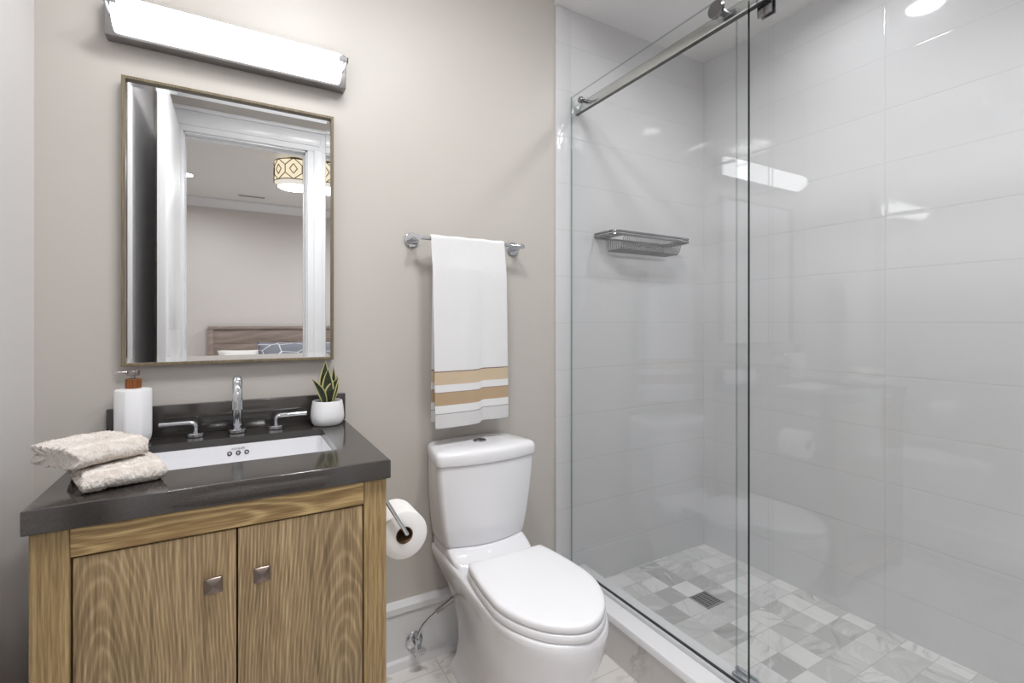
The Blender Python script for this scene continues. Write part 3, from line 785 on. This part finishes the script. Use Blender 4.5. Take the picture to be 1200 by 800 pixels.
def towel():
    x0, x1 = 0.583, 0.872; NX = 44; hem = 0.838; topz = bz
    bm = bmesh.new(); uvl = bm.loops.layers.uv.new('UVMap')
    path = []                                         # (y offset from the bar, z, height above front hem)
    NZ = 46; r = 0.0115
    for i in range(NZ): path.append((-r, hem + (topz - hem) * i / (NZ - 1)))
    for a in range(15, 180, 15): path.append((-r * math.cos(math.radians(a)), topz + r * math.sin(math.radians(a))))
    for i in range(NZ): path.append((r, topz - (topz - hem - 0.006) * i / (NZ - 1)))
    rows = []
    for k, (yo, z) in enumerate(path):
        row = []; front = k < NZ + 6; low = max(0, min(1, (topz - z) / (topz - hem)))
        for i in range(NX + 1):
            s = i / NX
            x = x0 + (x1 - x0) * s + ((0.006 * low) if front else 0.016) * (1 - s) + 0.010 * low * s
            fold = 0.006 * low * math.sin(s * 9.0 + 0.4) + 0.008 * (0.25 + 0.75 * min(1, low * 2)) * math.exp(-((s - 0.42) / 0.13) ** 2)
            step = 0.013 * (1 / (1 + math.exp(-(s - 0.60) * 90))) * low ** 1.5
            y = by + yo + (-(0.012 + 0.012 * low) - fold + step if front else 0.002 + 0.020 * low - 0.3 * fold) * min(1, low * 6)
            lift = 0.0
            if front: lift = (0.008 / (1 + math.exp(-(s - 0.60) * 70)) - 0.004 * (1 - s)) * max(0, low - 0.45) / 0.55
            zz = z + lift + (0.001 * math.sin(s * 21) if abs(yo) < r else 0)
            row.append((bm.verts.new((x, y, zz)), (x, z - hem)))
        rows.append(row)
    for a, b in zip(rows[:-1], rows[1:]):
        for i in range(NX):
            q = (a[i], a[i + 1], b[i + 1], b[i]); f = bm.faces.new([t[0] for t in q])
            for lp, t in zip(f.loops, q): lp[uvl].uv = t[1]
    o = obj('hand_towel', bm, M['towel'], None, smooth=80)
    m = o.modifiers.new('thick', 'SOLIDIFY'); m.thickness = 0.005; m.offset = 0
    m2 = o.modifiers.new('sub', 'SUBSURF'); m2.levels = 1; m2.render_levels = 1
    return tag(o, 'white hand towel with tan stripes hanging on the towel bar', 'towel')
towel()

# ------------------------------------------------------------------ toilet
tx = 0.756
Z = thing('toilet', (tx, 1.3, 0), 'white two-piece toilet with closed lid between vanity and shower', 'toilet')
def tank_ring(hw, yb, yc, bow, z, r=0.022, rb=0.020, n=5, bk=0.875):
    """Bow-fronted rounded plan: straight back at yb, front corners at yc, front centre at yc - bow."""
    out = []
    for k in range(n + 1):
        a = math.radians(0 + 90 * k / n); out.append((tx + hw * bk - rb + rb * math.cos(a), yb - rb + rb * math.sin(a), z))
    for k in range(n + 1):
        a = math.radians(90 + 90 * k / n); out.append((tx - hw * bk + rb + rb * math.cos(a), yb - rb + rb * math.sin(a), z))
    for k in range(n + 1):
        a = math.radians(180 + 75 * k / n); out.append((tx - hw + r + r * math.cos(a), yc + r * 0.4 + r * math.sin(a), z))
    for k in range(1, 12):
        s = k / 12 * 2 - 1; xx = s * (hw - r * 0.9); out.append((tx + xx, yc - r * 0.55 - bow * (1 - s * s), z))
    for k in range(n + 1):
        a = math.radians(285 + 75 * k / n); out.append((tx + hw - r + r * math.cos(a), yc + r * 0.4 + r * math.sin(a), z))
    return out
bm = bmesh.new(); yb = 1.645
rings(bm, [tank_ring(hw, yb, yc, bw, z, bk=0.985 - 0.10 * (z - 0.447) / 0.284) for hw, yc, bw, z in ((0.140, 1.515, 0.026, 0.447), (0.148, 1.503, 0.028, 0.450), (0.152, 1.500, 0.029, 0.460), (0.163, 1.496, 0.029, 0.52), (0.174, 1.492, 0.028, 0.60), (0.182, 1.489, 0.027, 0.68), (0.184, 1.488, 0.026, 0.7225))])
tk = obj('tank', bm, M['porcelain'], Z, smooth=40)
bm = bmesh.new()
rings(bm, [tank_ring(hw, yb + 0.002, yc, 0.026, z) for hw, yc, z in ((0.184, 1.488, 0.7235), (0.1885, 1.484, 0.7255), (0.1905, 1.482, 0.731), (0.1905, 1.482, 0.754), (0.1885, 1.484, 0.762), (0.183, 1.489, 0.7685), (0.172, 1.498, 0.772), (0.10, 1.54, 0.7742))])
tl = obj('tank_lid', bm, M['porcelain'], Z, smooth=45)
bm = bmesh.new(); disc(bm, (tx + 0.005, 1.562, 0.7735), (0, 0, 1), 0.0245, 0.004, 0.0015)
fb = obj('flush_button', bm, M['chrome'], tl)
bm = bmesh.new()
for sg in (-1, 1):
    pts = [(tx + 0.005 + sg * 0.0012 + sg * 0.019 * math.cos(a), 1.562 + 0.019 * math.sin(a), 0.7775) for a in [math.radians(-86 + 172 * k / 14) for k in range(15)]]
    rings(bm, [pts, [(x, y, z + 0.0016) for x, y, z in pts]])
obj('button_half', bm, M['brushed'], fb)

def bowl_ring(z, wb, yback, w, yc, L, n=26, sq=2.0):
    """Outline of the toilet foot/bowl at one height: width wb at the rear, an elongated ellipse at the front."""
    right = []
    yt = yc - L
    for k in range(n + 1):
        s = k / n
        y = yback + (yt - yback) * (1 - (1 - s) ** 1.7)
        q = (y - yc) / L
        e = w * max(0.0, 1 - abs(q) ** sq) ** (1 / sq) if abs(q) < 1 else 0.0
        if y > yc:
            tt = min(1.0, (y - yc) / max(1e-4, (yback - yc))); tt = tt * tt * (3 - 2 * tt)
            hw = w * (1 - tt) + wb * tt
        else: hw = e
        right.append((hw, y))
    pts = [(tx + h, y, z) for h, y in right] + [(tx - h, y, z) for h, y in right[::-1][1:]]
    return pts
bm = bmesh.new()
prof = [  # z, wb, yback, w, yc, L
    (0.000, 0.112, 1.56, 0.116, 1.30, 0.225), (0.012, 0.112, 1.56, 0.116, 1.30, 0.225), (0.026, 0.106, 1.555, 0.110, 1.30, 0.220),
    (0.050, 0.092, 1.55, 0.104, 1.30, 0.222), (0.10, 0.082, 1.55, 0.104, 1.295, 0.232), (0.16, 0.082, 1.555, 0.112, 1.275, 0.245),
    (0.22, 0.090, 1.57, 0.124, 1.245, 0.252), (0.28, 0.104, 1.60, 0.138, 1.215, 0.254), (0.33, 0.124, 1.625, 0.150, 1.19, 0.250),
    (0.37, 0.140, 1.64, 0.159, 1.17, 0.236), (0.391, 0.147, 1.643, 0.162, 1.16, 0.227), (0.405, 0.146, 1.643, 0.162, 1.16, 0.225),
    (0.411, 0.140, 1.641, 0.158, 1.16, 0.221)]
rings(bm, [bowl_ring(*p) for p in prof])
o = obj('bowl', bm, M['porcelain'], Z, smooth=60)
bm = bmesh.new()    # the deck that carries the tank
rings(bm, [tank_ring(hw, 1.643, yc, 0.02, z, r=0.03, bk=0.985) for hw, yc, z in ((0.135, 1.45, 0.39), (0.138, 1.42, 0.403), (0.1445, 1.425, 0.411), (0.1465, 1.455, 0.426), (0.145, 1.485, 0.441), (0.140, 1.50, 0.4468))])
obj('tank_deck', bm, M['porcelain'], Z, smooth=60)
def seat_ring(z, k, w=0.160, yb=1.363, yc=1.145, L=0.211, wb=0.137):
    """D-shaped outline with a straight hinge edge; k insets it."""
    out = []; n = 40; rc = 0.006
    w, wb, L = w - k, wb - k, L - k; yb = yb - k
    side = []
    for i in range(n + 1):
        a = math.radians(0 + 90 * i / n); side.append((w * math.cos(a) ** 1.12, yc - L * math.sin(a) ** 1.12))
    back = []
    for i in range(14):
        s = i / 14; y = yb - 0.003 * (1 - min(1, s * 4)) + (yc - yb) * s
        tt = 1 - s; hw = wb + (w - wb) * (1 - tt ** 1.8) - (0.003 if i == 0 else 0)
        back.append((hw, y if i else yb))
    r = back + side
    return [(tx + h, y, z) for h, y in r] + [(tx - h, y, z) for h, y in r[::-1][1:]]
bm = bmesh.new(); rings(bm, [seat_ring(z, k) for z, k in ((0.4105, 0.010), (0.4125, 0.010), (0.4130, 0.003), (0.4165, 0.0), (0.4320, 0.0005), (0.4345, 0.003), (0.4352, 0.010))])
obj('seat', bm, M['seat'], Z, smooth=50)
bm = bmesh.new(); rings(bm, [seat_ring(z, k) for z, k in ((0.4345, 0.012), (0.4372, 0.012), (0.4378, 0.004), (0.4405, 0.0015), (0.450, 0.002), (0.4545, 0.0045), (0.4572, 0.010), (0.4584, 0.022), (0.459, 0.07))])
obj('seat_lid', bm, M['seat'], Z, smooth=50)
for sgn in (-1, 1):
    bm = bmesh.new(); tube(bm, [(tx + sgn * 0.075 - 0.02, 1.368, 0.437), (tx + sgn * 0.075 + 0.02, 1.368, 0.437)], 0.010, 16); obj('hinge', bm, M['seat'], Z)
bm = bmesh.new(); lathe(bm, [(0.012, 0), (0.012, 0.008), (0.009, 0.015), (0.001, 0.017)], (tx - 0.113, 1.40, 0.0), 20)

# ------------------------------------------------------------------ supply valve and hose
bm.free()
A = thing('water_supply_valve', (0.546, YB, 0.075), 'chrome water shutoff valve and hose beside the toilet base', 'valve')
vx, vz = 0.546, 0.083
yw = YB - 0.0148
bm = bmesh.new(); lathe_r = [(0.031, 0), (0.030, 0.004), (0.022, 0.009), (0.012, 0.011)]
rings(bm, [[(vx + r * math.cos(2 * PI * k / 28), yw - d_, vz + r * math.sin(2 * PI * k / 28)) for k in range(28)] for r, d_ in lathe_r]); obj('escutcheon', bm, M['chrome'], A)
bm = bmesh.new(); cyl(bm, (vx, yw - 0.009, vz), (vx, yw - 0.06, vz), 0.0085); cyl(bm, (vx, yw - 0.045, vz - 0.012), (vx, yw - 0.045, vz + 0.03), 0.010)
obj('valve_body', bm, M['chrome'], A)
bm = bmesh.new(); rings(bm, [[(vx + (0.021 * math.cos(2 * PI * k / 24)), yw - 0.060 - d_, vz - 0.004 + (0.013 * math.sin(2 * PI * k / 24))) for k in range(24)] for d_ in (0, 0.010)]); obj('valve_handle', bm, M['chrome'], A)
hose_pts = [(vx, yw - 0.045, vz + 0.028), (vx + 0.002, yw - 0.046, vz + 0.048), (vx + 0.013, yw - 0.050, vz + 0.072), (vx + 0.036, yw - 0.056, vz + 0.096), (vx + 0.062, yw - 0.064, vz + 0.116)]
def smooth_pts(p, n=5):
    p = [Vector(q) for q in p]; out = []
    for i in range(len(p) - 1):
        a, b, c, e = p[max(0, i - 1)], p[i], p[i + 1], p[min(len(p) - 1, i + 2)]
        for k in range(n):
            t = k / n; out.append(0.5 * ((2 * b) + (c - a) * t + (2 * a - 5 * b + 4 * c - e) * t * t + (3 * b - a - 3 * c + e) * t ** 3))
    return out + [p[-1]]
bm = bmesh.new(); tube(bm, smooth_pts(hose_pts), 0.0048, 12); hs = obj('supply_tube', bm, M['chrome'], A)
bm = bmesh.new(); e0 = Vector(hose_pts[-1]); dr_ = Vector((0.062, -0.017, 0.044)).normalized()
cyl(bm, e0 - dr_ * 0.004, e0 + dr_ * 0.02, 0.0088, seg=8); cyl(bm, e0 + dr_ * 0.02, e0 + dr_ * 0.085, 0.0075, seg=14); obj('compression_nut', bm, M['brushed'], hs)

# ------------------------------------------------------------------ toilet paper
rx, rz, ry = 0.3735, 0.6565, 1.20
H = thing('toilet_paper_holder', (0.304, 1.24, 0.79), 'chrome toilet paper arm on the side of the oak vanity', 'paper holder')
bm = bmesh.new()
disc(bm, (0.3005, 1.22, 0.790), (1, 0, 0), 0.019, 0.006, 0.0015, 24); obj('mount', bm, M['chrome'], H)
bm = bmesh.new()
tube(bm, smooth_pts([(0.3065, 1.22, 0.790), (0.308, 1.195, 0.786), (0.326, 1.189, 0.7525), (0.3690, 1.188, 0.6765), (0.3755, 1.190, 0.6650), (0.3735, 1.205, 0.6650), (0.3735, 1.30, 0.6660)], 6), 0.0050, 14)
obj('arm', bm, M['chrome'], H)
K = thing('toilet_paper_roll', (rx, ry + 0.05, rz), 'white toilet paper roll hanging on the chrome arm beside the vanity', 'toilet paper')
bm = bmesh.new()
def yring(r, y): return [(rx + r * math.cos(2 * PI * k / 48), y, rz + r * math.sin(2 * PI * k / 48)) for k in range(48)]
rings(bm, [yring(0.0215, ry + 0.002), yring(0.0225, ry + 0.0005), yring(0.0575, ry), yring(0.0600, ry + 0.002), yring(0.0600, ry + 0.102), yring(0.0575, ry + 0.104), yring(0.0215, ry + 0.103)], True, False, False)
rl = obj('paper', bm, M['paper'], K, smooth=40)
bm = bmesh.new(); rings(bm, [yring(0.0216, ry + 0.001), yring(0.0202, ry + 0.001), yring(0.0202, ry + 0.103), yring(0.0216, ry + 0.103)], True, False, False)
obj('cardboard_core', bm, M['card'], K)

# ------------------------------------------------------------------ shower enclosure
def pane(name, x, y0, y1, z0, z1, t=0.009):
    bm = bmesh.new(); box(bm, (x, y0, z0), (x + t, y1, z1))
    for f in bm.faces: f.material_index = 0 if abs(f.normal.x) > 0.9 else (1 if f.normal.y < -0.9 else 2)
    return bm
fx = 1.228
gp = thing('fixed_glass_panel', (fx, 1.24, 0.17), 'clear fixed shower glass panel against the back wall', 'glass panel')
o = obj('glass_pane', pane('g', fx, 0.835, YB - 0.0135, 0.180, 2.145), None, gp, smooth=0, mats=[M['glass'], M['glass_edge'], M['glass_rim']])
bm = bmesh.new(); box(bm, (fx - 0.0012, 0.836, 0.1792), (fx + 0.010, YB - 0.014, 0.1808)); obj('bottom_gasket', bm, M['rubber'], gp)
bm = bmesh.new(); box(bm, (fx - 0.010, 0.838, 0.1655), (fx + 0.014, YB - 0.014, 0.1793), 0.001); obj('bottom_channel', bm, M['channel'], gp)
dxp = 1.278
gd = thing('sliding_glass_door', (dxp, 0.46, 0.18), 'clear sliding shower glass door at right, behind the fixed panel edge', 'glass door')
obj('glass_pane', pane('d', dxp, 0.03, 0.908, 0.182, 2.105), None, gd, smooth=0, mats=[M['glass'], M['glass_edge'], M['glass_rim']])
for yc in (0.815, 0.12):
    bm = bmesh.new(); box(bm, (dxp - 0.008, yc - 0.021, 2.048), (dxp - 0.0005, yc + 0.021, 2.17), 0.002)
    box(bm, (dxp + 0.0095, yc - 0.021, 2.048), (dxp + 0.015, yc + 0.021, 2.17), 0.002)
    hb = obj('hanger_clip', bm, M['cap'], gd)
    bm = bmesh.new(); disc(bm, (1.251, yc, 2.148), (1, 0, 0), 0.026, 0.018, 0.002); obj('roller', bm, M['chrome'], hb)
rl = thing('shower_rail', (1.26, 0.84, 2.1), 'satin steel shower door rail along the top of the glass', 'rail')
bm = bmesh.new(); box(bm, (1.252, 0.03, 2.076), (1.268, YB - 0.012, 2.118), 0.0068, 4); obj('rail_bar', bm, M['rail'], rl)
bm = bmesh.new(); box(bm, (1.2525, 0.031, 2.0745), (1.2655, YB - 0.013, 2.0765)); obj('under_seal', bm, M['rubber'], rl)
for y, r, zk in ((1.565, 0.0125, 2.100), (0.928, 0.0250, 2.108)):
    bm = bmesh.new(); disc(bm, (fx - 0.0005, y, zk), (-1, 0, 0), r * 0.8, 0.004, 0.0005); gap_bm = bm  # dark disc added as the shaded gap between cap and glass
    bm = bmesh.new(); disc(bm, (fx - 0.0045, y, zk), (-1, 0, 0), r, 0.013, 0.0015)
    cyl(bm, (fx - 0.0005, y, zk), (1.2525, y, zk), min(r * 0.6, 0.010)); cp = obj('standoff_cap', bm, M['cap'], rl); obj('gap_shade_disc', gap_bm, M['rubber'], cp)
bm = bmesh.new(); box(bm, (1.255, 0.845, 0.1655), (1.295, 0.905, 0.1810), 0.002); box(bm, (1.264, 0.86, 0.181), (1.2755, 0.90, 0.196), 0.001)
tag(obj('door_guide', bm, M['chrome']), 'small chrome door guide on the shower curb under the glass edge', 'door guide')

# soap basket
Q = thing('wire_soap_basket', (1.597, YB - 0.01, 1.575), 'chrome wire soap basket on the white tiled shower wall', 'soap basket')
x0, x1, yw, yf, zt = 1.362, 1.832, YB - 0.012, 1.530, 1.567
def rim_pts(q, z, r=0.035):
    return [(x0 + q, yw, z), (x0 + q, yf + r + q, z)] + arc((x0 + q + r, yf + r + q, z), r, 180, 270, 6, 'XY') + arc((x1 - q - r, yf + r + q, z), r, 270, 360, 6, 'XY') + [(x1 - q, yw, z)]
bm = bmesh.new()
for z in (zt, zt + 0.013): tube(bm, rim_pts(0, z), 0.0052, 10)
tube(bm, [(x0, yw, zt), (x1, yw, zt)], 0.004, 10)
obj('rim', bm, M['basket'], Q)
bm = bmesh.new(); a0, a1, zb = 1.425, 1.775, 1.510
n = 34
for i in range(n):
    x = a0 + (a1 - a0) * i / (n - 1)
    tube(bm, [(x, yf + 0.004, zt), (x, yf + 0.008, zt - 0.012), (x, yf + 0.022, zb + 0.012), (x, yf + 0.034, zb), (x, yw - 0.012, zb), (x, yw - 0.004, zb + 0.02), (x, yw - 0.003, zt)], 0.0017, 6)
for i in range(8):
    for xx in (x0 + 0.012 + i * 0.007, x1 - 0.012 - i * 0.007): tube(bm, [(xx, yf + 0.02 if i < 2 else yf + 0.004, zt), (xx, yw, zt)], 0.0017, 6)
obj('basket_wires', bm, M['basket'], Q)
bm = bmesh.new(); tube(bm, [(a0, yw - 0.012, zb), (a0, yf + 0.034, zb), (a1, yf + 0.034, zb), (a1, yw - 0.012, zb), (a0, yw - 0.012, zb)], 0.0026, 8); obj('base_frame', bm, M['basket'], Q)

# drain
DR = thing('shower_drain', (1.66, 1.312, 0.072), 'square slotted metal drain in the marble shower floor', 'drain')
bm = bmesh.new(); box(bm, (1.613, 1.266, 0.072), (1.706, 1.357, 0.0728)); obj('drain_pit', bm, M['blackhole'], DR)
bm = bmesh.new(); frame = [((1.612, 1.265), (1.707, 1.270)), ((1.612, 1.353), (1.707, 1.358)), ((1.612, 1.265), (1.617, 1.358)), ((1.702, 1.265), (1.707, 1.358))]
for (a, b), (c, e) in frame: box(bm, (a, b, 0.072), (c, e, 0.0742))
for i in range(9):
    y = 1.2725 + i * 0.0092; box(bm, (1.617, y, 0.0725), (1.702, y + 0.0036, 0.0740))
for x in (1.637, 1.658, 1.679): box(bm, (x, 1.27, 0.0725), (x + 0.003, 1.353, 0.0739))
obj('grate', bm, M['grate'], DR)

# ------------------------------------------------------------------ bedroom furniture (seen in the mirror)
D = thing('bed', (0.5, -2.8, 0), 'bed with grey-brown wooden headboard reflected in the mirror', 'bed')
hb = (-0.29, 1.32)
for i, (z0, z1) in enumerate(((0.25, 0.52), (0.523, 0.72), (0.723, 0.93), (0.933, 1.115))):
    bm = bmesh.new(); box(bm, (hb[0] + 0.06, BY + 0.03, z0), (hb[1] - 0.06, BY + 0.065, z1), 0.002); obj('headboard_plank', bm, M['bedwood'], D)
bm = bmesh.new(); box(bm, (hb[0], BY + 0.02, 1.115), (hb[1], BY + 0.085, 1.15), 0.003); obj('headboard_cap', bm, M['bedwood'], D)
for x in (hb[0], hb[1] - 0.06):
    bm = bmesh.new(); box(bm, (x, BY + 0.02, 0), (x + 0.06, BY + 0.08, 1.115), 0.003); obj('headboard_post', bm, M['bedwood'], D)
bm = bmesh.new(); box(bm, (hb[0] + 0.02, BY + 0.08, 0.30), (hb[1] - 0.02, BY + 2.1, 0.66), 0.06, 4); obj('mattress', bm, M['mattress'], D)
bm = bmesh.new(); box(bm, (hb[0] + 0.01, BY + 0.085, 0.1), (hb[1] - 0.01, BY + 2.12, 0.30), 0.004); obj('bed_base', bm, M['bedwood'], D)
def pillow(name, c, w, h, t, tilt, mat, label, cat, grp=None):
    bm = bmesh.new(); n = 14
    for sgn in (1, -1):
        V_ = [[bm.verts.new((c[0] + (i / n - 0.5) * w * (1 - 0.10 * math.cos((j / n - 0.5) * PI)), 0, 0)) for i in range(n + 1)] for j in range(n + 1)]
        for j in range(n + 1):
            for i in range(n + 1):
                u, v = i / n * 2 - 1, j / n * 2 - 1
                th = sgn * t * 0.5 * (max(0, 1 - u ** 4) * max(0, 1 - v ** 4)) ** 0.55
                xx = u * w / 2 * (1 - 0.07 * (1 - v * v)); zz = v * h / 2 * (1 - 0.10 * (1 - u * u))
                V_[j][i].co = Vector((c[0] + xx, c[1] + th * math.cos(tilt) - zz * math.sin(tilt), c[2] + zz * math.cos(tilt) + th * math.sin(tilt)))
        for j in range(n):
            for i in range(n): bm.faces.new((V_[j][i], V_[j][i + 1], V_[j + 1][i + 1], V_[j + 1][i]))
    bmesh.ops.remove_doubles(bm, verts=bm.verts[:], dist=0.0005)
    return tag(obj(name, bm, mat, None, smooth=80), label, cat, grp)
pillow('bed_pillow', (0.14, BY + 0.22, 0.765), 0.66, 0.20, 0.16, 0.2, M['mattress'], 'white bed pillow against the headboard reflected in the mirror', 'pillow')
pillow('throw_cushion', (0.52, BY + 0.42, 0.812), 0.58, 0.30, 0.15, 0.15, M['cushion'], 'blue grey patterned cushion on the bed reflected in the mirror', 'cushion')
dl = thing('drum_ceiling_light', (0.47, -1.71, ZC), 'lit drum ceiling light with bronze lattice reflected in the mirror', 'ceiling light')
cx, cy, rr = 0.50, -1.71, 0.185
zt, zb = ZC - 0.045, ZC - 0.235
bm = bmesh.new(); lathe(bm, [(rr - 0.004, zt), (rr - 0.004, zb)], (cx, cy, 0), 48, False, False); obj('shade', bm, M['lamp_shade'], dl)
bm = bmesh.new()
lathe(bm, [(rr, zt), (rr + 0.002, zt), (rr + 0.002, zt - 0.008), (rr, zt - 0.008)], (cx, cy, 0), 48, False, False); lathe(bm, [(rr, zb + 0.008), (rr + 0.002, zb + 0.008), (rr + 0.002, zb), (rr, zb)], (cx, cy, 0), 48, False, False)
NR = 8
def on(a, z): return (cx + (rr + 0.001) * math.cos(a), cy + (rr + 0.001) * math.sin(a), z)
zm = (zt + zb) / 2; st = 2 * PI / NR
for i in range(NR):
    a = i * st + 0.2
    for pts in ([(0, zt), (0.5, zm + 0.035), (0.5, zm - 0.035), (0, zb)], [(1, zt), (0.5, zm + 0.035)], [(0.5, zm - 0.035), (1, zb)], [(-0.22, zm), (0, zm + 0.045), (0.22, zm), (0, zm - 0.045), (-0.22, zm)]):
        dense = []
        for (u0, w0), (u1, w1) in zip(pts[:-1], pts[1:]):
            for k in range(6): dense.append(on(a + (u0 + (u1 - u0) * k / 6) * st, w0 + (w1 - w0) * k / 6))
        dense.append(on(a + pts[-1][0] * st, pts[-1][1])); tube(bm, dense, 0.004, 6)
obj('lattice', bm, M['lattice'], dl)
bm = bmesh.new(); lathe(bm, [(rr - 0.006, zb + 0.004), (rr - 0.02, zb - 0.004), (0.08, zb - 0.012), (0.001, zb - 0.014)], (cx, cy, 0), 48); obj('diffuser', bm, M['lamp_drum'], dl)
bm = bmesh.new(); lathe(bm, [(0.018, zb - 0.012), (0.018, zb - 0.018), (0.006, zb - 0.024), (0.001, zb - 0.026)], (cx, cy, 0), 20); obj('finial', bm, M['lattice'], dl)
bm = bmesh.new(); lathe(bm, [(0.07, ZC), (0.07, ZC - 0.02), (0.02, ZC - 0.03), (0.02, zb)], (cx, cy, 0), 28); obj('canopy', bm, M['lattice'], dl)
area('lamp', (cx, cy, zb - 0.035), 0.3, BED_W, parent=dl, col=(0.985, 0.99, 1.0))
vt = thing('ceiling_vent', (0.18, -3.42, ZC), 'long slotted air vent in the bedroom ceiling reflected in the mirror', 'vent')
bm = bmesh.new(); box(bm, (0.02, -3.47, ZC - 0.006), (0.34, -3.37, ZC), 0.002); obj('vent_frame', bm, M['ceil'], vt)
bm = bmesh.new()
for i in range(3): box(bm, (0.04, -3.455 + i * 0.025, ZC - 0.0075), (0.32, -3.44 + i * 0.025, ZC - 0.0055))
obj('louvre', bm, M['vent'], vt)
